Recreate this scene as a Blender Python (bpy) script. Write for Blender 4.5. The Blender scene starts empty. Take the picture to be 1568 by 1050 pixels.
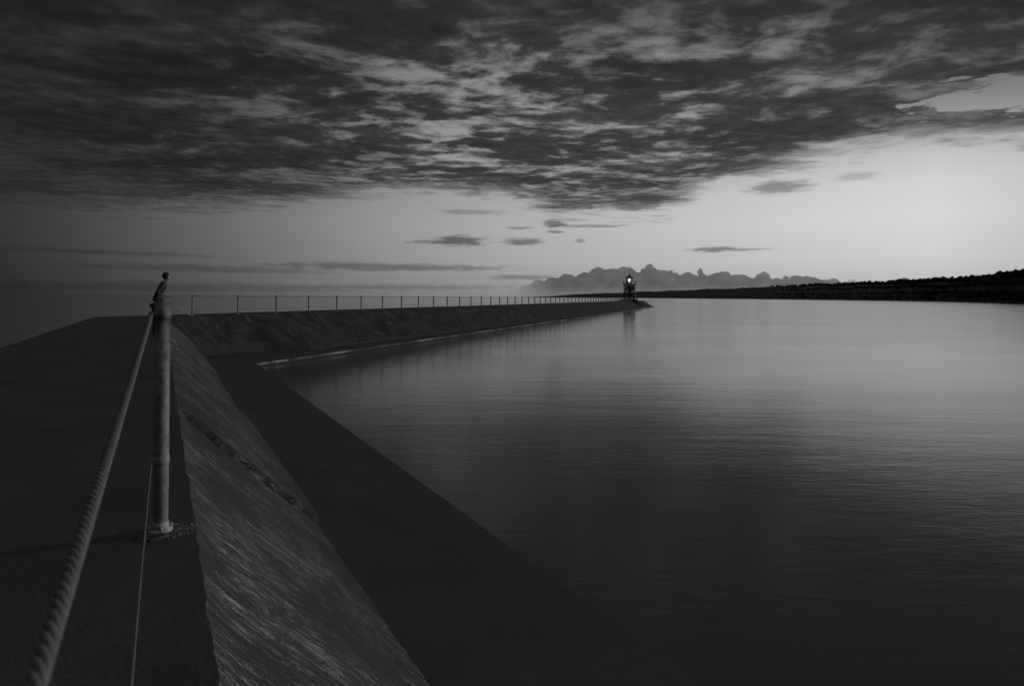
import bpy, bmesh, math, random
from mathutils import Vector, Matrix, noise
random.seed(7)
sc = bpy.context.scene
sc.view_settings.view_transform = 'Standard'
sc.view_settings.look = 'None'
sc.view_settings.exposure = 0
F = 871.0
EYE = 1.10
WATER = -2.48
def hor(x): return 449.5 + 0.0065 * x
def px(x, y):
    a = math.atan((x - 784) / F)
    return a, (hor(x) - y) / F * math.cos(a)

# ------------------------------------------------------------------ node helpers
class E:
    def __init__(s, nt, sock): s.nt = nt; s.s = sock
    def _b(s, op, o, rev=False):
        return math_n(s.nt, op, o, s) if rev else math_n(s.nt, op, s, o)
    def __add__(s, o): return s._b('ADD', o)
    def __radd__(s, o): return s._b('ADD', o)
    def __sub__(s, o): return s._b('SUBTRACT', o)
    def __rsub__(s, o): return s._b('SUBTRACT', o, True)
    def __mul__(s, o): return s._b('MULTIPLY', o)
    def __rmul__(s, o): return s._b('MULTIPLY', o)
    def __truediv__(s, o): return s._b('DIVIDE', o)
    def __rtruediv__(s, o): return s._b('DIVIDE', o, True)
def put(nt, inp, v):
    if isinstance(v, E): nt.links.new(v.s, inp)
    else: inp.default_value = v
def math_n(nt, op, a, b=None, c=None, clamp=False):
    n = nt.nodes.new('ShaderNodeMath'); n.operation = op; n.use_clamp = clamp
    put(nt, n.inputs[0], a)
    if b is not None: put(nt, n.inputs[1], b)
    if c is not None: put(nt, n.inputs[2], c)
    return E(nt, n.outputs[0])
def smooth(nt, v, a, b, lo=0.0, hi=1.0):
    n = nt.nodes.new('ShaderNodeMapRange'); n.interpolation_type = 'SMOOTHSTEP'
    put(nt, n.inputs[0], v); put(nt, n.inputs[1], a); put(nt, n.inputs[2], b)
    n.inputs[3].default_value = lo; n.inputs[4].default_value = hi
    return E(nt, n.outputs[0])
def vec(nt, x, y, z=0.0):
    n = nt.nodes.new('ShaderNodeCombineXYZ')
    put(nt, n.inputs[0], x); put(nt, n.inputs[1], y); put(nt, n.inputs[2], z)
    return E(nt, n.outputs[0])
def nz(nt, v, scale=1.0, detail=4.0, rough=0.5, dist=0.0):
    n = nt.nodes.new('ShaderNodeTexNoise')
    put(nt, n.inputs['Vector'], v)
    n.inputs['Scale'].default_value = scale; n.inputs['Detail'].default_value = detail
    n.inputs['Roughness'].default_value = rough; n.inputs['Distortion'].default_value = dist
    return E(nt, n.outputs['Fac'])
def vor(nt, v, scale):
    n = nt.nodes.new('ShaderNodeTexVoronoi'); n.voronoi_dimensions = '2D'
    put(nt, n.inputs['Vector'], v); n.inputs['Scale'].default_value = scale
    return E(nt, n.outputs['Distance'])
def curve(nt, v, pts, lo, hi):
    n = nt.nodes.new('ShaderNodeValToRGB')
    cr = n.color_ramp; cr.interpolation = 'LINEAR'
    pts = sorted(pts)
    while len(cr.elements) < len(pts): cr.elements.new(0.5)
    for el, (p, val) in zip(cr.elements, pts):
        el.position = max(0, min(1, (p - lo) / (hi - lo)))
        el.color = (val, val, val, 1)
    put(nt, n.inputs[0], (v - lo) / (hi - lo))
    return E(nt, n.outputs[0])
def mix(nt, f, a, b):
    return a + (b - a) * f

# ------------------------------------------------------------------ world sky
w = bpy.data.worlds.new("World"); sc.world = w; w.use_nodes = True
nt = w.node_tree; nt.nodes.clear()
tc = nt.nodes.new('ShaderNodeTexCoord')
sp = nt.nodes.new('ShaderNodeSeparateXYZ'); nt.links.new(tc.outputs['Generated'], sp.inputs[0])
X, Y, Z = [E(nt, o) for o in sp.outputs]
az = math_n(nt, 'ARCTAN2', X, Y)
r = math_n(nt, 'SQRT', X * X + Y * Y)
e = Z / math_n(nt, 'MAXIMUM', r, 0.01)
PI = math.pi
def azc(l): return curve(nt, az, [(-PI, l[0][1])] + [(math.atan((x - 784) / F), v) for x, v in l] + [(1.35, l[-1][1]), (2.2, l[0][1] * .5 + l[-1][1] * .5), (PI, l[0][1])], -PI, PI)
clear_az = azc([(-300, .024), (0, .034), (120, .058), (280, .112), (420, .18), (600, .30), (760, .40), (950, .49), (1200, .60), (1430, .67), (1568, .59), (2000, .38)])
clear_e = curve(nt, e, [(0, .60), (.02, .72), (.06, .90), (.12, 1.0), (.17, .95), (.21, .80), (.25, .50), (.30, .28), (.42, .22), (.8, .2), (2, .2)], 0, 2)
skyv = clear_az * clear_e
iz = 1.0 / math_n(nt, 'MAXIMUM', Z, .03)
qx = X * iz; qy = Y * iz
warp = nz(nt, vec(nt, qx, qy, 3.1), 1.3, 2, .5) - .5
nA = nz(nt, vec(nt, qx * .9 + warp * .5, qy * 1.15 + warp * .4, 0.7), 4.6, 4, .58, .2)
nB = nz(nt, vec(nt, qx * .42 + 4.0, qy * .85 + warp * .5, 2.0), 1.5, 5, .55)
nC = nz(nt, vec(nt, qx * .8, qy * 1.0, 9.0), 10.0, 3, .6)
nE = nz(nt, vec(nt, qx * .55 + 1.7, qy * 1.15 + warp * .8, 13.0), 1.7, 2, .5)
eb = azc([(-300, .13), (0, px(0, 328)[1]), (300, px(300, 324)[1]), (450, px(450, 316)[1]), (620, px(620, 300)[1]), (760, px(760, 304)[1]), (850, px(850, 332)[1]), (1000, px(1000, 332)[1]),
          (1060, px(1060, 306)[1]), (1180, px(1180, 266)[1]), (1300, px(1300, 242)[1]), (1400, px(1400, 222)[1]), (1568, px(1568, 222)[1]), (2000, .2)])
cov = (e - eb) / .020 + (nB - .5) * 4.0 + (nA - .5) * 3.2
def blob(x, y, a, b, wx=0.0, wy=0.0):
    a0, e0 = px(x, y)
    dx = (az + wx - a0) / (a / F); dy = (e + wy - e0) / (b / F)
    return math_n(nt, 'SQRT', dx * dx + dy * dy)
gap = smooth(nt, blob(1575, 124, 120, 26, 0, (nB - .5) * .12) + (nA - .5) * 2.2, .1, 1.3, 1, 0)
cov = cov - gap * 7.4
cmask = smooth(nt, cov, -.3, 1.5)
amt = azc([(-300, .0), (0, .01), (200, .06), (400, .26), (540, .70), (700, 1.1), (950, 1.15), (1150, .85), (1350, .45), (1568, .30), (2000, .3)])
amt_e = curve(nt, e, [(0, .25), (.14, .30), (.18, .65), (.23, 1), (.33, 1), (.40, .8), (.46, .40), (.52, .15), (2, .15)], 0, 2)
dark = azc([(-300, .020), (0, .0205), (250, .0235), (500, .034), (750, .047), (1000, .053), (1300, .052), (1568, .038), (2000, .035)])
dark = dark * curve(nt, e, [(0, 1.25), (.15, 1.1), (.3, .95), (.40, .78), (.5, .58), (.56, .62), (.66, 1.1), (.9, 2.4), (1.5, 4.6), (2, 5.8)], 0, 2)  # vignette put into the upper clouds; unseen zenith raised for ambient fill
big = smooth(nt, nE, .38, .62)
holes = smooth(nt, nA * .72 + nC * .28 + (nE - .5) * .50, .47, .69)
mott = smooth(nt, nC * .35 + nB * .35 + nA * .3, .38, .62, .70, 1.3)
rim = smooth(nt, cov, 0.6, 2.4, 1, 0) * .25
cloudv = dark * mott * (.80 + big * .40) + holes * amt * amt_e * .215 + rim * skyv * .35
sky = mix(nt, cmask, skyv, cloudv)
# cumulus bank low on the horizon (rounded puffs)
cb_top = azc([(-300, 0), (700, 0.0), (800, px(800, 436)[1]), (850, px(850, 425)[1]), (915, px(915, 411)[1]), (1015, px(1015, 410)[1]), (1045, px(1045, 424)[1]), (1075, px(1075, 415)[1]), (1112, px(1112, 414)[1]),
              (1135, px(1135, 429)[1]), (1162, px(1162, 416)[1]), (1182, px(1182, 429)[1]), (1240, px(1240, 422)[1]), (1300, px(1300, 430)[1]), (1420, px(1420, 436)[1]), (1568, 0.010), (1700, 0)])
cwv = vec(nt, az, e * 1.15, 0.0)
v1 = vor(nt, cwv, 38); v2 = vor(nt, cwv, 95)
nD = nz(nt, vec(nt, az, e * 1.2, 5.0), 70, 3, .55)
nH = nz(nt, vec(nt, az, 0.0, 3.0), 26, 2, .5)
cum = smooth(nt, (cb_top - e) + (.42 - v1) * .017 + (.42 - v2) * .0045 + (nH - .5) * .026 + (nD - .5) * .006, -.0007, .0016)
cum = cum * smooth(nt, e, -.004, .024, .50, 1)
cumv = skyv * (.20 + .10 * (1 - v1) + .12 * (nD - .5)) + .012
sky = mix(nt, cum * smooth(nt, az, -.02, .08), sky, cumv)
# thin lenticular and streak clouds
wn = (nz(nt, vec(nt, az * 14, e * 50, 1.0), 1.0, 3, .6) - .5)
wl = (nz(nt, vec(nt, az * 34, e * 170, 7.0), 1.0, 4, .65) - .5)
for (x, y, a, b, st) in [(702, 369, 46, 9, .66), (655, 371, 42, 3, .4), (800, 370, 36, 6, .6), (888, 369, 9, 4, .4), (1095, 382, 40, 4, .6), (1150, 382, 34, 2, .4),
                     (1192, 287, 46, 11, .55), (600, 409, 190, 7, .45), (330, 412, 170, 6, .3), (848, 343, 22, 7, .6), (905, 346, 60, 3, .45), (850, 355, 16, 3, .5),
                     (795, 349, 26, 3, .4), (720, 325, 60, 5, .3), (800, 424, 60, 4, .4), (150, 386, 150, 4, .25), (1310, 270, 30, 6, .25), (300, 440, 260, 7, .25), (640, 440, 160, 5, .25)]:
    m = smooth(nt, blob(x, y, a, b, 0, wn * .006) + wl * 1.5, .35, 1.2, st, 0)
    sky = sky * (1 - m)
nish = nt.nodes.new('ShaderNodeTexSky'); nish.sky_type = 'NISHITA'; nish.sun_disc = False
nish.sun_elevation = math.radians(8); nish.sun_rotation = math.radians(66)
bw = nt.nodes.new('ShaderNodeRGBToBW'); nt.links.new(nish.outputs[0], bw.inputs[0])
sky = sky + E(nt, bw.outputs[0]) * .0008
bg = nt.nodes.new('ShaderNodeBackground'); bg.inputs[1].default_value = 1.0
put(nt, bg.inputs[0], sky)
wo = nt.nodes.new('ShaderNodeOutputWorld'); nt.links.new(bg.outputs[0], wo.inputs[0])
w.cycles.sampling_method = 'MANUAL'; w.cycles.sample_map_resolution = 512

# ------------------------------------------------------------------ materials
def new_mat(name, rough=.8, spec=.3, metal=0.0):
    m = bpy.data.materials.new(name); m.use_nodes = True
    t = m.node_tree; b = t.nodes['Principled BSDF']
    b.inputs['Roughness'].default_value = rough
    b.inputs['Specular IOR Level'].default_value = spec
    b.inputs['Metallic'].default_value = metal
    return m, t, b
def tcoord(t, which='Object'):
    n = t.nodes.new('ShaderNodeTexCoord'); s = t.nodes.new('ShaderNodeSeparateXYZ')
    t.links.new(n.outputs[which], s.inputs[0]); return [E(t, o) for o in s.outputs]
def setbump(t, b, h, dist, strength=1.0):
    n = t.nodes.new('ShaderNodeBump'); n.inputs['Strength'].default_value = strength
    n.inputs['Distance'].default_value = dist
    put(t, n.inputs['Height'], h); t.links.new(n.outputs[0], b.inputs['Normal'])
def simple(name, c, rough=.7, var=.3, scale=6, metal=0.0, bump=.002, spec=.3):
    m, t, b = new_mat(name, rough, spec, metal)
    x, y, z = tcoord(t)
    n = nz(t, vec(t, x, y, z), scale, 4, .6)
    put(t, b.inputs['Base Color'], c * (1 - var) + n * (2 * c * var))
    setbump(t, b, n, bump)
    return m

# battered face: run-off streaks down the fall line
m_slope, t, b = new_mat("weathered_concrete_face", .7, .3)
U, V, _ = tcoord(t, 'UV')
wob = nz(t, vec(t, U * 1.5, V * 2, 3), 1, 2, .5) - .5
Us = U + V * .10 + wob * .12
s1 = nz(t, vec(t, Us * 24, V * 2.4, 0), 1, 6, .78)
s2 = nz(t, vec(t, Us * 85, V * 14, 2), 1, 4, .75)
s3 = nz(t, vec(t, U * 1.0 + .6, V * 1.4, 5), 1, 4, .6)
grain = nz(t, vec(t, U * 110, V * 90, 8), 1, 3, .75)
streak = smooth(t, s1 * .5 + s2 * .3 + grain * .2, .49, .64)
patch = smooth(t, s3, .40, .60)
col = .045 + .07 * s3 + streak * (.06 + patch * .80) + (s2 - .5) * .14  # bright patches of the lit face put into the streak colour
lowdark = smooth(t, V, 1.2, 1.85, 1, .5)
farfade = smooth(t, U, 2.0, 8.0, 1, .60)  # uneven light on the face put into the colour: dimmer low and far
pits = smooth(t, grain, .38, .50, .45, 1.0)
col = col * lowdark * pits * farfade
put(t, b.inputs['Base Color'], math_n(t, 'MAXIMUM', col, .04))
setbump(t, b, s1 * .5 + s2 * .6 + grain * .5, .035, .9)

m_deck, t, b = new_mat("deck_concrete", .95, .05)
U, V, _ = tcoord(t, 'UV')
n1 = nz(t, vec(t, U, V, 0), 1.3, 5, .6); n2 = nz(t, vec(t, U, V, 4), 55, 3, .7)
put(t, b.inputs['Base Color'], .048 + .055 * n1 + (n2 - .5) * .09)
setbump(t, b, n1 * .3 + n2 * .4, .006, .8)

m_wet, t, b = new_mat("wet_lower_concrete", .9, .05)
U, V, _ = tcoord(t, 'UV')
n1 = nz(t, vec(t, U, V, 0), .9, 5, .6); n2 = nz(t, vec(t, U, V, 4), 25, 3, .7)
put(t, b.inputs['Base Color'], .040 + .042 * n1 + (n2 - .5) * .035)
setbump(t, b, n1 * .5 + n2 * .3, .01, .6)

m_farwall, t, b = new_mat("mottled_far_face", .9, .1)
U, V, _ = tcoord(t, 'UV')
n1 = nz(t, vec(t, U * .5, V * 1.0, 0), 1, 5, .6); n2 = nz(t, vec(t, U * 2.2, V * 1.6, 4), 1, 5, .7)
jt = smooth(t, math_n(t, 'ABSOLUTE', math_n(t, 'FRACT', U / 6.0) - .5), .0, .012, .5, 1)
put(t, b.inputs['Base Color'], math_n(t, 'MAXIMUM', .042 + (n1 - .5) * .10 + smooth(t, n2, .5, .75) * .08, .028) * jt)
setbump(t, b, n1 * .5 + n2 * .4, .05, .8)

m_lip, t, b = new_mat("foam_washed_edge", .8, .2)
U, V, _ = tcoord(t, 'UV')
n1 = nz(t, vec(t, U * .25, V, 0), 1, 5, .65)
put(t, b.inputs['Base Color'], .06 + smooth(t, n1, .42, .62) * .26)

m_steel, t, b = new_mat("galvanised_paint", .55, .4)
x, y, z = tcoord(t)
n1 = nz(t, vec(t, x, y, z * .5), 30, 5, .7); n2 = nz(t, vec(t, x, y, z), 140, 3, .6)
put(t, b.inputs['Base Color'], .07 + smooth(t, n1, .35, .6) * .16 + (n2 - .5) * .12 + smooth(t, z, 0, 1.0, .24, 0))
setbump(t, b, n1 + n2 * .4, .0015, .8)
m_rope, t, b = new_mat("wire_rope_steel", .55, .4)
x, y, z = tcoord(t)
n1 = nz(t, vec(t, x, y, z), 60, 4, .7)
put(t, b.inputs['Base Color'], .04 + .22 * n1)
m_pad, t, b = new_mat("crumbled_grout", .9, .1)
x, y, z = tcoord(t)
n1 = nz(t, vec(t, x, y, z), 70, 5, .75)
put(t, b.inputs['Base Color'], .06 + smooth(t, n1, .48, .62) * .30)
setbump(t, b, n1, .01, 1)
m_white = simple("white_painted_steel", .8, .6, .1, 2)
m_roof = simple("dark_roof_metal", .08, .5, .2, 2)
m_glass = simple("dark_window_glass", .03, .15, .1, 2)
m_land = simple("headland_scrub", .10, .95, .2, .02, bump=.2, spec=0)
m_tree = simple("forest_foliage", .06, .9, .2, .4, bump=.05, spec=0)
m_coat = simple("dark_jacket", .06, .8, .3, 20)
m_pants = simple("dark_trousers", .05, .85, .3, 20)
m_skin = simple("skin", .3, .55, .1, 20)
m_hair = simple("hair", .03, .6, .3, 60)
m_lamp, t, b = new_mat("beacon_lamp")
b.inputs['Emission Color'].default_value = (1, 1, 1, 1); b.inputs['Emission Strength'].default_value = 4

# water
m_water, t, b = new_mat("lake_water", .1, .5)
b.inputs['IOR'].default_value = 1.33
b.inputs['Base Color'].default_value = (.080, .080, .080, 1)
x, y, z = tcoord(t)
w1 = nz(t, vec(t, x * 2.2, y * 6.5, 0), 1.0, 3, .6, .2)
w2 = nz(t, vec(t, x * .25, y * 1.3, 3), 1.0, 4, .6, .2)
w3 = nz(t, vec(t, x * .02, y * .10, 3), 1.0, 3, .55)
setbump(t, b, w1 * .010 + w2 * .024 + w3 * .10, 1.0, .42)
put(t, b.inputs['Roughness'], .10 + .11 * w3)

# ------------------------------------------------------------------ mesh helpers
def obj_from(name, verts, faces, mats, midx=None, smooth_=False, parent=None, uv=None):
    me = bpy.data.meshes.new(name); me.from_pydata(verts, [], faces)
    for m in mats: me.materials.append(m)
    if midx: me.polygons.foreach_set('material_index', midx)
    if smooth_: me.polygons.foreach_set('use_smooth', [True] * len(me.polygons))
    if uv:
        l = me.uv_layers.new(name="UVMap")
        for lp in me.loops: l.data[lp.index].uv = uv[lp.vertex_index]
    me.update()
    o = bpy.data.objects.new(name, me); sc.collection.objects.link(o)
    if parent: o.parent = parent
    return o
def bm_obj(name, bm, mat, parent=None, smooth_=True, loc=None):
    me = bpy.data.meshes.new(name); bm.to_mesh(me); bm.free()
    for m in (mat if isinstance(mat, list) else [mat]): me.materials.append(m)
    if smooth_:
        for p in me.polygons: p.use_smooth = True
    o = bpy.data.objects.new(name, me); sc.collection.objects.link(o)
    if parent: o.parent = parent
    if loc: o.location = loc
    return o
def tube(bm, p0, p1, r0, r1=None, seg=10):
    r1 = r0 if r1 is None else r1
    p0 = Vector(p0); p1 = Vector(p1); d = p1 - p0
    mat = Matrix.Translation((p0 + p1) / 2) @ d.to_track_quat('Z', 'Y').to_matrix().to_4x4()
    bmesh.ops.create_cone(bm, cap_ends=True, segments=seg, radius1=r0, radius2=r1, depth=d.length, matrix=mat)
def box(bm, c, s, rot=0):
    bmesh.ops.create_cube(bm, size=1, matrix=Matrix.Translation(c) @ Matrix.Rotation(rot, 4, 'Z') @ Matrix.Diagonal((s[0], s[1], s[2], 1)))
def path_tube(bm, pts, r, seg=8):
    rings = []
    for i, p in enumerate(pts):
        a = pts[max(0, i - 1)]; c = pts[min(len(pts) - 1, i + 1)]
        q_ = (Vector(c) - Vector(a)).to_track_quat('Z', 'Y')
        rr = r[i] if isinstance(r, list) else r
        rings.append([bm.verts.new(Vector(p) + q_ @ Vector((math.cos(k * 2 * PI / seg) * rr, math.sin(k * 2 * PI / seg) * rr, 0))) for k in range(seg)])
    for A, B in zip(rings, rings[1:]):
        for k in range(seg):
            bm.faces.new((A[k], A[(k + 1) % seg], B[(k + 1) % seg], B[k]))
    bm.faces.new(rings[0][::-1]); bm.faces.new(rings[-1])
def empty(name, loc=(0, 0, 0), rz=0):
    o = bpy.data.objects.new(name, None); sc.collection.objects.link(o); o.location = loc; o.rotation_euler[2] = rz
    o.empty_display_size = .2
    return o

# ------------------------------------------------------------------ breakwater geometry
TH1 = math.atan(538 / F); TH2 = math.atan(308 / F)
d1 = Vector((-math.sin(TH1), math.cos(TH1))); n1v = Vector((math.cos(TH1), math.sin(TH1)))
d2 = Vector((math.sin(TH2), math.cos(TH2))); n2v = Vector((math.cos(TH2), -math.sin(TH2)))
LE = .16
def P1(L, t): return n1v * L + d1 * t
Q0 = Vector((-16.56, 29.5)) + n2v * .14
def mitre(L):
    c = Q0 + n2v * (L - LE) - n1v * L
    det = d1.x * (-d2.y) - (-d2.x) * d1.y
    t = (c.x * (-d2.y) - (-d2.x) * c.y) / det
    u = (d1.x * c.y - d1.y * c.x) / det
    return t, u
def P2(L, u): return Q0 + n2v * (L - LE) + d2 * u
prof = []; profB = []
def seg(a, b_, n, m, a2=None, b2=None):
    a2 = a2 or a; b2 = b2 or b_
    for i in range(n):
        f = i / n
        prof.append((a[0] + (b_[0] - a[0]) * f, a[1] + (b_[1] - a[1]) * f, m))
        profB.append((a2[0] + (b2[0] - a2[0]) * f, a2[1] + (b2[1] - a2[1]) * f, m))
seg((-6.2, -3.2), (-2.76, 0), 4, 1)
seg((-2.76, 0), (.148, 0), 8, 0)
seg((.148, 0), (.16, -.014), 1, 1)
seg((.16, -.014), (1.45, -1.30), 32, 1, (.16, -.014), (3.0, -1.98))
seg((1.45, -1.30), (1.50, -1.95), 1, 2, (3.0, -1.98), (3.03, -2.12))
seg((1.50, -1.95), (4.05, -2.28), 6, 2, (3.03, -2.12), (4.05, -2.28))
seg((4.05, -2.28), (4.06, -2.40), 1, 3)
seg((4.06, -2.40), (4.15, -4.2), 1, 2)
prof.append((4.15, -4.2, 2)); profB.append((4.15, -4.2, 2))
arc = [0]
for a, b_ in zip(prof, prof[1:]): arc.append(arc[-1] + math.hypot(b_[0] - a[0], b_[1] - a[1]))
i_edge = next(i for i, p in enumerate(prof) if abs(p[0] - .16) < 1e-6)
arc = [a - arc[i_edge] for a in arc]
def blockoff(L, z, t):
    if not (.155 <= L <= 1.46):
        return 0
    v = (L - .16) / 1.29
    jag = (noise.noise(Vector((v * 3, 3.3, 1))) * .5 + noise.noise(Vector((v * 13, 1.3, 1))) * .12)
    s = (t + jag - .25) / 6.1
    k = math.floor(s); f = s - k
    off = (.03 if int(k) % 2 else -.025)
    dist = min(f, 1 - f) * 6.1
    wdt = .06 + .05 * noise.noise(Vector((v * 5, 9, 0)))
    g = -0.075 * max(0, 1 - dist / wdt) ** .6
    off += .014 * noise.noise(Vector((t * 1.2, v * 2.5, 4))) + .008 * noise.noise(Vector((t * 8, v * 4, 2))) + .004 * noise.noise(Vector((t * 14, v * 30, 2)))
    return (off + g) * min(1, v * 12 + .12)
verts = []; uvs = []; faces = []; mi = []
np_ = len(prof)
ts = []
t = -14.0
while t < -1.2: ts.append(t); t += .8
while t < 12: ts.append(t); t += .035
while t < 27: ts.append(t); t += .25
nnear = len(ts)
for t in ts:
    chip = .012 * noise.noise(Vector((t * 3, 0, 0))) - .02 * max(0, noise.noise(Vector((t * 6, 7, 0))))
    for (L, z, m), a in zip(prof, arc):
        o = blockoff(L, z, t)
        zj = z; Lj = L
        if abs(L - .16) < .001: zj += min(0, chip); Lj += chip * .6
        if abs(L - .148) < .001: Lj += chip * .9
        p = P1(Lj + o * .7, t); verts.append((p.x, p.y, zj + o * .7)); uvs.append((t, a))
for (L, z, m), a in zip(prof, arc):
    tm, um = mitre(L); p = P1(L, tm); verts.append((p.x, p.y, z)); uvs.append((tm, a))
us = []
u = 3.0
while u < 60: us.append(u); u += .5
while u < 200: us.append(u); u += 3
us.append(203)
for u in us:
    bl = min(1, max(0, (u - 2.0) / 3.5))
    for (L, z, m), (L2, z2, m2), a in zip(prof, profB, arc):
        o = .03 * noise.noise(Vector((u * .7, a * 2, 9))) if L > .3 else 0
        p = P2(L + (L2 - L) * bl + o, u)
        verts.append((p.x, p.y, z + (z2 - z) * bl + (.03 * noise.noise(Vector((u * .4, 3, 0))) if abs(L - .16) < .1 else 0))); uvs.append((u + 40, a))
nrows = nnear + 1 + len(us)
for r_ in range(nrows - 1):
    for j in range(np_ - 1):
        a = r_ * np_ + j
        faces.append((a, a + 1, a + np_ + 1, a + np_))
        m = prof[j][2]
        if r_ >= nnear and m == 1: m = 4
        if r_ < nnear and m == 3: m = 2
        mi.append(m)
faces.append(tuple(range(np_))); mi.append(2)
faces.append(tuple(reversed(range((nrows - 1) * np_, nrows * np_)))); mi.append(2)
bwk = obj_from("breakwater", verts, faces, [m_deck, m_slope, m_wet, m_lip, m_farwall], mi, False, None, uvs)

# ------------------------------------------------------------------ lake
bm = bmesh.new()
bmesh.ops.create_circle(bm, cap_ends=True, segments=128, radius=30000)
lake = bm_obj("lake_water", bm, m_water, smooth_=False, loc=(0, 0, WATER))

# ------------------------------------------------------------------ railing
rail = empty("railing")
def post(bm, p, h=1.09, r=.03, near=False, lean=0.0):
    p = Vector((p.x, p.y, 0))
    top = p + Vector((lean, 0, h))
    tube(bm, p, top, r, r, 24 if near else 8)
    bmesh.ops.create_uvsphere(bm, u_segments=16 if near else 8, v_segments=8 if near else 4, radius=r * 1.03, matrix=Matrix.Translation(top))
    tube(bm, p, p + Vector((0, 0, .02)), r * 1.7, r * 1.6, 16)
    if near:
        tube(bm, p + Vector((0, 0, .02)), p + Vector((0, 0, .05)), r * 1.22, r * 1.08, 20)
        for hh, rr in ((h - .065, 1.16), (.335, 1.10)):
            c = p + Vector((lean * hh / h, 0, hh)); tube(bm, c - Vector((0, 0, .02)), c + Vector((0, 0, .02)), r * rr, r * rr, 20)
            e1 = c - Vector((n1v.x, n1v.y, 0)) * r * 1.15
            bmesh.ops.create_uvsphere(bm, u_segments=12, v_segments=8, radius=.013, matrix=Matrix.Translation(e1))
        for k in range(4):
            a = k * PI / 2 + .6
            c = p + Vector((math.cos(a) * r * 1.45, math.sin(a) * r * 1.45, .018))
            tube(bm, c, c + Vector((0, 0, .016)), .007, .007, 6)
LP = .006
SP = 5.92
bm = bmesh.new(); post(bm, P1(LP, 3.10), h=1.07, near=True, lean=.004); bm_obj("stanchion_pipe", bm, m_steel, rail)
bm = bmesh.new()
pp0 = P1(LP, 3.10)
vs = bmesh.ops.create_icosphere(bm, subdivisions=4, radius=1, matrix=Matrix.Translation((pp0.x + .03, pp0.y, -.002)) @ Matrix.Rotation(TH1, 4, 'Z') @ Matrix.Diagonal((.12, .10, .011, 1)))['verts']
for v in vs:
    v.co += Vector((noise.noise(v.co * 25), noise.noise(v.co * 25 + Vector((5, 0, 0))), noise.noise(v.co * 40) * .5 + noise.noise(v.co * 90) * .3)) * .018
bm_obj("grout_pad", bm, m_pad, rail)
near_posts = [3.12 - SP] + [3.12 + SP * k for k in range(1, 5)]
bm = bmesh.new()
for t in near_posts: post(bm, P1(LP, t), h=1.06)
far_u = []
tm, um = mitre(LP)
corner = P2(LP, um)
post(bm, corner)
n = 0
while True:
    u = 0.0 + n * 3.0
    if u > 185: break
    far_u.append(u); post(bm, P2(LP, u), h=1.08 + random.uniform(-.02, .02), r=.042 + .0005 * u); n += 1
a0 = Vector((corner.x, corner.y, 1.02)); c0 = P2(LP, -.1)
tube(bm, a0, Vector((c0.x, c0.y, .03)), .024)
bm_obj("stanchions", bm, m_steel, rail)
bm = bmesh.new()
chain = [corner] + [P2(LP, u) for u in far_u]
for a, c in zip(chain, chain[1:]):
    for h, s, r_ in ((1.05, .03, .016), (.33, .03, .008)):
        pts = []
        for k in range(5):
            f = k / 4; p = a.lerp(c, f); pts.append((p.x, p.y, h - s * 4 * f * (1 - f)))
        path_tube(bm, pts, r_ + (a.length * .00006), 5)
bm_obj("arm_rail_cables", bm, m_rope, rail)
def rope_center(t, t0, t1, k, L0, bul, z0):
    return Vector((*P1(L0 + bul * 4 * (t - t0) * (t1 - t) / (t1 - t0) ** 2, t), z0 - k * (t - t0) * (t1 - t)))
bm = bmesh.new()
t0, t1 = 3.12 - SP, 3.12
R = .0102; pitch = .115; ns = 5
for s in range(ns):
    pts = []
    t = t1
    while t > t0:
        c = rope_center(t, t0, t1, .034, -.036, -.066, EYE - .085)
        ph = 2 * PI * (t / pitch + s / ns)
        side = Vector((n1v.x, n1v.y, 0))
        pts.append(c + side * math.cos(ph) * R * .6 + Vector((0, 0, 1)) * math.sin(ph) * R * .6)
        t -= .008
    path_tube(bm, pts, R * .45, 7)
bm_obj("wire_rope", bm, m_rope, rail)
bm = bmesh.new()
pts = [rope_center(t1 - k * .04, t0, t1, .004, -.03, -.02, .335) for k in range(int(SP / .04))]
path_tube(bm, pts, .003, 8)
for (ta, tb) in zip([3.12] + near_posts[1:], near_posts[1:] + [tm]):
    for zz, kk, rr in ((1.0, .010, .012), (.335, .004, .004)):
        path_tube(bm, [rope_center(ta + (tb - ta) * k / 12, ta, tb, kk, LP, 0, zz) for k in range(13)], rr, 6)
bm_obj("lower_cable", bm, m_rope, rail)

# ------------------------------------------------------------------ lighthouse
LHc = P2(LE - 1.4, 172.0)
lz = empty("lighthouse", (LHc.x, LHc.y, 0), -TH2 + .25)
bm = bmesh.new()
bmesh.ops.create_cone(bm, cap_ends=True, segments=10, radius1=5.6, radius2=4.0, depth=4.0, matrix=Matrix.Translation((0, 0, -1.9)))
bmesh.ops.create_cone(bm, cap_ends=True, segments=10, radius1=3.0, radius2=2.9, depth=.45, matrix=Matrix.Translation((0, 0, .32)))
bm_obj("pier_head", bm, m_farwall, lz, False)
bm = bmesh.new()
B = 1.55
for sx in (-1, 1):
    for sy in (-1, 1):
        tube(bm, (sx * B, sy * B, .5), (sx * B, sy * B, 2.7), .16, .16, 8)
for s in (-1, 1):
    tube(bm, (-B, s * B, .8), (B, s * B, 2.6), .06); tube(bm, (B, s * B, .8), (-B, s * B, 2.6), .06)
    tube(bm, (s * B, -B, .8), (s * B, B, 2.6), .06); tube(bm, (s * B, B, .8), (s * B, -B, 2.6), .06)
box(bm, (0, 0, 1.6), (1.5, 1.5, 2.1))
bm_obj("leg_frame", bm, m_roof, lz, False)
bm = bmesh.new()
box(bm, (0, 0, 2.78), (4.0, 4.0, .2)); box(bm, (0, 0, 4.2), (3.5, 3.5, 2.64)); box(bm, (0, 0, 5.62), (4.3, 4.3, .2))
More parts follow.
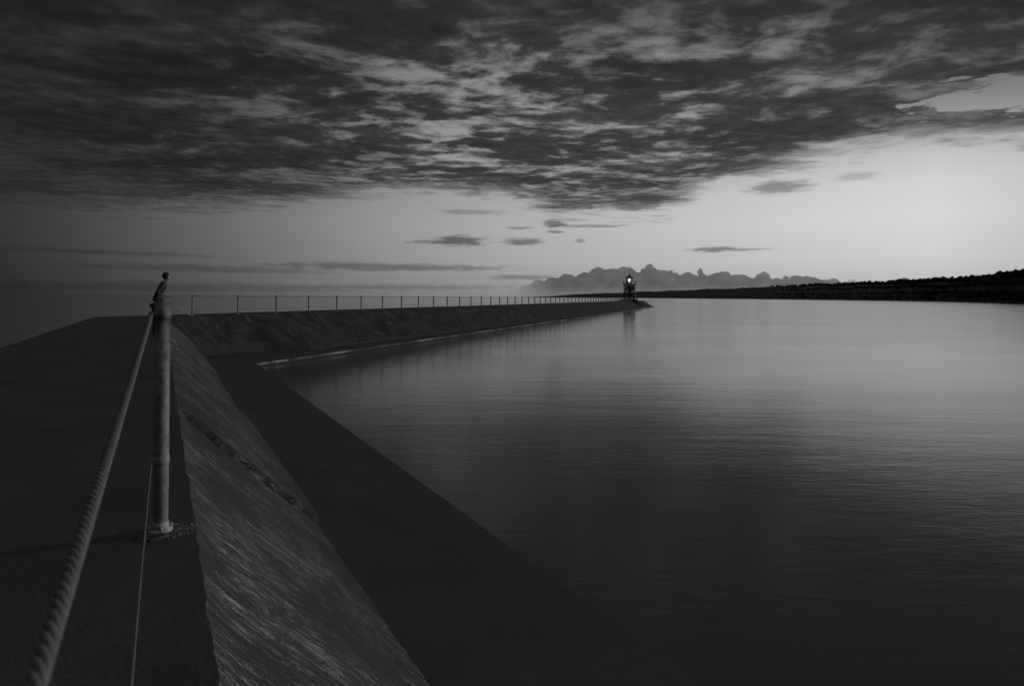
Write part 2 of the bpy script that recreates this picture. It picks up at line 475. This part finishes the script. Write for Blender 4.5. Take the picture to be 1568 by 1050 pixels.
bmesh.ops.create_cone(bm, cap_ends=True, segments=8, radius1=1.25, radius2=1.25, depth=.7, matrix=Matrix.Translation((0, 0, 6.07)))
bm_obj("body_walls", bm, m_white, lz, False)
bm = bmesh.new()
for s in (-1, 1):
    for x_ in (-.9, .9):
        box(bm, (x_, s * 1.76, 4.3), (.6, .06, 1.1)); box(bm, (s * 1.76, x_, 4.3), (.06, .6, 1.1))
box(bm, (0, -1.77, 3.85), (.8, .06, 1.9))
bm_obj("windows_and_door", bm, m_glass, lz, False)
bm = bmesh.new()
for k in range(16):
    a = k / 16 * 4; side = int(a); f = (a - side) * 4.1 - 2.05
    p = [(f, -2.05), (2.05, f), (-f, 2.05), (-2.05, -f)][side]
    tube(bm, (p[0], p[1], 5.72), (p[0], p[1], 6.6), .035, .035, 5)
for z_ in (6.2, 6.6):
    c = [(-2.05, -2.05), (2.05, -2.05), (2.05, 2.05), (-2.05, 2.05)]
    for k in range(4): tube(bm, (*c[k], z_), (*c[(k + 1) % 4], z_), .03, .03, 5)
for k in range(8):
    a = k * PI / 4 + PI / 8
    tube(bm, (1.15 * math.cos(a), 1.15 * math.sin(a), 6.42), (1.15 * math.cos(a), 1.15 * math.sin(a), 7.75), .08, .08, 6)
bm_obj("gallery_rail_and_mullions", bm, m_roof, lz, False)
bm = bmesh.new()
bmesh.ops.create_cone(bm, cap_ends=True, segments=8, radius1=1.6, radius2=.25, depth=.9, matrix=Matrix.Translation((0, 0, 8.2)))
bmesh.ops.create_uvsphere(bm, u_segments=10, v_segments=8, radius=.26, matrix=Matrix.Translation((0, 0, 8.8)))
tube(bm, (0, 0, 8.9), (0, 0, 9.9), .05)
bm_obj("lantern_roof", bm, m_roof, lz, False)
bm = bmesh.new()
bmesh.ops.create_uvsphere(bm, u_segments=12, v_segments=8, radius=.27, matrix=Matrix.Translation((0, 0, 7.1)))
tube(bm, (0, 0, 6.42), (0, 0, 6.85), .12)
bm_obj("beacon_lamp", bm, m_lamp, lz)

# ------------------------------------------------------------------ headland
st = [(800, 9500, 452.8), (880, 8000, 450.5), (985, 6000, 446.5), (1100, 4200, 442), (1200, 3000, 438.5), (1300, 2000, 435), (1420, 1250, 430.5), (1500, 860, 427),
      (1568, 600, 423), (1700, 470, 414), (2000, 380, 390), (2600, 330, 350), (3600, 420, 300)]
def lerp_st(x):
    for a, c in zip(st, st[1:]):
        if a[0] <= x <= c[0]:
            f = (x - a[0]) / (c[0] - a[0])
            return math.exp(math.log(a[1]) * (1 - f) + math.log(c[1]) * f), a[2] * (1 - f) + c[2] * f
    return st[-1][1:]
xs = []; x = 800
while x < 3600: xs.append(x); x += 2.5 if x < 1700 else 20
cross = [(1.0, -.05), (1.004, .12), (1.03, .3), (1.08, .62), (1.15, .88), (1.22, 1.0), (1.4, 1.05), (1.8, .9)]
verts = []; faces = []
def land_pt(x, ci):
    d, yr = lerp_st(x)
    k, hf = cross[ci]
    H = ((hor(x) - yr) / F * d * 1.22 + EYE) - WATER
    dd = d * k * (1 + .012 * noise.noise(Vector((x * .02, 0, 0))))
    X_ = (x - 784) / F * dd
    z = WATER + H * hf
    if ci >= 2: z += H * .10 * noise.noise(Vector((x * .03, ci * .8, 2))) + (H * .05 + 1) * noise.noise(Vector((x * .15, ci, 5)))
    if x < 880: z = WATER + (z - WATER) * (x - 800) / 80
    return (X_, dd, z)
for x in xs:
    for ci in range(len(cross)): verts.append(land_pt(x, ci))
nc = len(cross)
for i in range(len(xs) - 1):
    for j in range(nc - 1):
        a = i * nc + j; faces.append((a, a + nc, a + nc + 1, a + 1))
obj_from("headland", verts, faces, [m_land], None, True)
bm0 = bmesh.new(); bmesh.ops.create_icosphere(bm0, subdivisions=1, radius=1)
bv = [v.co.copy() for v in bm0.verts]; bf = [[v.index for v in f.verts] for f in bm0.faces]; bm0.free()
verts = []; faces = []
random.seed(3)
for i in range(6500):
    x = 1180 + 620 * random.random() ** .7
    ci = random.choice([1, 2, 2, 3, 3, 4, 4, 5, 5, 5, 6])
    p = Vector(land_pt(x, ci)); k = random.uniform(-.03, .03) if ci > 1 else random.uniform(0, .02)
    p.x *= 1 + k; p.y *= 1 + k
    d, _ = lerp_st(x)
    s = random.uniform(1.6, 3.0) * (1 + .0003 * d) * (1.0 + .5 * max(0, noise.noise(Vector((x * .02, 4, 4)))))
    if 1530 < x < 1640 and ci > 3: s *= 1.4
    for kk in range(2):
        o = len(verts); c = p + Vector((random.uniform(-.7, .7) * s, random.uniform(-.5, .5) * s, s * (.4 + .7 * kk)))
        for v in bv:
            jit = random.uniform(.7, 1.25)
            verts.append(tuple(c + Vector((v.x * s * .85 * jit, v.y * s * .85 * jit, v.z * s * .8 * jit))))
        faces += [[o + q_ for q_ in f] for f in bf]
obj_from("distant_forest", verts, faces, [m_tree])

# ------------------------------------------------------------------ people
def skin_obj(name, verts, edges, radii, mat, parent, root=0, sub=2):
    me = bpy.data.meshes.new(name); me.from_pydata(verts, edges, []); me.materials.append(mat)
    o = bpy.data.objects.new(name, me); sc.collection.objects.link(o); o.parent = parent
    md = o.modifiers.new('Skin', 'SKIN'); md.use_smooth_shade = True
    if not me.skin_vertices: me.skin_vertices.new()
    for i, r_ in enumerate(radii):
        me.skin_vertices[0].data[i].radius = r_ if isinstance(r_, tuple) else (r_, r_)
        me.skin_vertices[0].data[i].use_root = (i == root)
    s = o.modifiers.new('Sub', 'SUBSURF'); s.levels = sub; s.render_levels = sub
    return o
def person(loc, rz, lean, H=1.0, turn=0.0):
    e_ = empty("person", loc, rz); e_.scale = (H, H, H)
    ly = lean
    V_ = [(0, 0, .93), (0, ly * .25, 1.12), (0, ly * .6, 1.32), (0, ly * .85, 1.46), (0, ly * .98, 1.54)]
    R_ = [(.15, .11), (.135, .10), (.165, .11), (.10, .08), (.05, .05)]
    Ed = [(0, 1), (1, 2), (2, 3), (3, 4)]
    hands = []
    for s in (-1, 1):
        b0 = len(V_)
        sh = (s * .19, ly * .75, 1.42); el_ = (s * .25, ly * .6 - .10, 1.22); wr = (s * .17, ly * .6 + .02, 1.10)
        V_ += [sh, el_, wr]; R_ += [.062, .048, .032]; Ed += [(3, b0), (b0, b0 + 1), (b0 + 1, b0 + 2)]
        hands.append((Vector(wr), s))
    skin_obj("jacket", V_, Ed, R_, m_coat, e_)
    V_ = [(0, 0, .95)]; R_ = [(.14, .11)]; Ed = []
    for s in (-1, 1):
        b0 = len(V_)
        V_ += [(s * .095, 0, .86), (s * .11, .02, .50), (s * .12, -.01, .10), (s * .13, .02, .045), (s * .14, .17, .03)]
        R_ += [.09, .062, .045, .045, .032]; Ed += [(0, b0), (b0, b0 + 1), (b0 + 1, b0 + 2), (b0 + 2, b0 + 3), (b0 + 3, b0 + 4)]
    skin_obj("trousers_and_shoes", V_, Ed, R_, m_pants, e_)
    for wr, s in hands:
        V_ = [tuple(wr), tuple(wr + Vector((0, .07, 0)))]; R_ = [.024, .03]; Ed = [(0, 1)]
        for k, ln in enumerate((.062, .072, .068, .052)):
            b0 = len(V_); ox = (-.027 + .018 * k) * -s
            V_ += [tuple(wr + Vector((ox, .085, 0))), tuple(wr + Vector((ox * 1.1, .085 + ln * .5, -.008))), tuple(wr + Vector((ox * 1.1, .085 + ln * .75, -.035)))]
            R_ += [.009, .0085, .007]; Ed += [(1, b0), (b0, b0 + 1), (b0 + 1, b0 + 2)]
        b0 = len(V_); V_ += [tuple(wr + Vector((-s * .035, .04, -.005))), tuple(wr + Vector((-s * .055, .075, -.02)))]
        R_ += [.011, .009]; Ed += [(0, b0), (b0, b0 + 1)]
        skin_obj("hand", V_, Ed, R_, m_skin, e_, 0, 1)
    hb = Vector((0, ly * 1.02 + .01, 1.655))
    bm = bmesh.new()
    Mt = Matrix.Translation(hb) @ Matrix.Rotation(turn, 4, 'Z')
    bmesh.ops.create_uvsphere(bm, u_segments=20, v_segments=14, radius=1, matrix=Mt @ Matrix.Diagonal((.076, .095, .115, 1)))
    for v in bm.verts:
        l = Mt.inverted() @ v.co
        if l.z < -.02: l.x *= 1 - (-.02 - l.z) * 2.6; l.y += .01 * (l.y > 0)
        v.co = Mt @ l
    bmesh.ops.create_cone(bm, cap_ends=True, segments=6, radius1=.016, radius2=.006, depth=.045, matrix=Mt @ Matrix.Translation((0, .1, -.01)) @ Matrix.Rotation(-.3, 4, 'X'))
    for s in (-1, 1): bmesh.ops.create_uvsphere(bm, u_segments=8, v_segments=6, radius=1, matrix=Mt @ Matrix.Translation((s * .077, -.005, -.01)) @ Matrix.Diagonal((.012, .02, .032, 1)))
    bm_obj("head", bm, m_skin, e_)
    bm = bmesh.new()
    for s in (-1, 1): bmesh.ops.create_uvsphere(bm, u_segments=8, v_segments=6, radius=.011, matrix=Mt @ Matrix.Translation((s * .03, .083, .008)))
    box(bm, Mt @ Vector((0, .086, -.052)), (.045, .012, .008))
    bmesh.ops.create_uvsphere(bm, u_segments=20, v_segments=12, radius=1, matrix=Mt @ Matrix.Translation((0, -.018, .022)) @ Matrix.Diagonal((.085, .096, .108, 1)))
    bm_obj("hair_eyes_mouth", bm, m_hair, e_)
    return e_
pp = P1(-.13, 17.5)
rz1 = math.atan2(n1v.y, n1v.x) - PI / 2
person((pp.x, pp.y, 0), rz1, .26, .95, .5)

# ------------------------------------------------------------------ sun (dusk glow)
saz, sel = math.radians(66), math.radians(8)
sd = Vector((math.sin(saz) * math.cos(sel), math.cos(saz) * math.cos(sel), math.sin(sel)))
L = bpy.data.lights.new("sun", 'SUN'); L.energy = .85; L.angle = math.radians(6); L.color = (1, 1, 1)
so = bpy.data.objects.new("sun", L); sc.collection.objects.link(so); so.rotation_euler = sd.to_track_quat('Z', 'Y').to_euler(); so.location = sd * 50

# ------------------------------------------------------------------ camera
cam = bpy.data.cameras.new("camera"); co = bpy.data.objects.new("camera", cam); sc.collection.objects.link(co)
cam.sensor_width = 36; cam.lens = 36 * F / 1568
cam.shift_y = -(525 - 454.6) / 1568
cam.clip_start = .02; cam.clip_end = 100000
cam.dof.use_dof = True; cam.dof.focus_distance = 7.0; cam.dof.aperture_fstop = 4.0
co.location = (0, 0, EYE)
co.rotation_euler = (Matrix.Rotation(math.radians(90), 3, 'X') @ Matrix.Rotation(.0065, 3, 'Z')).to_euler()
sc.camera = co
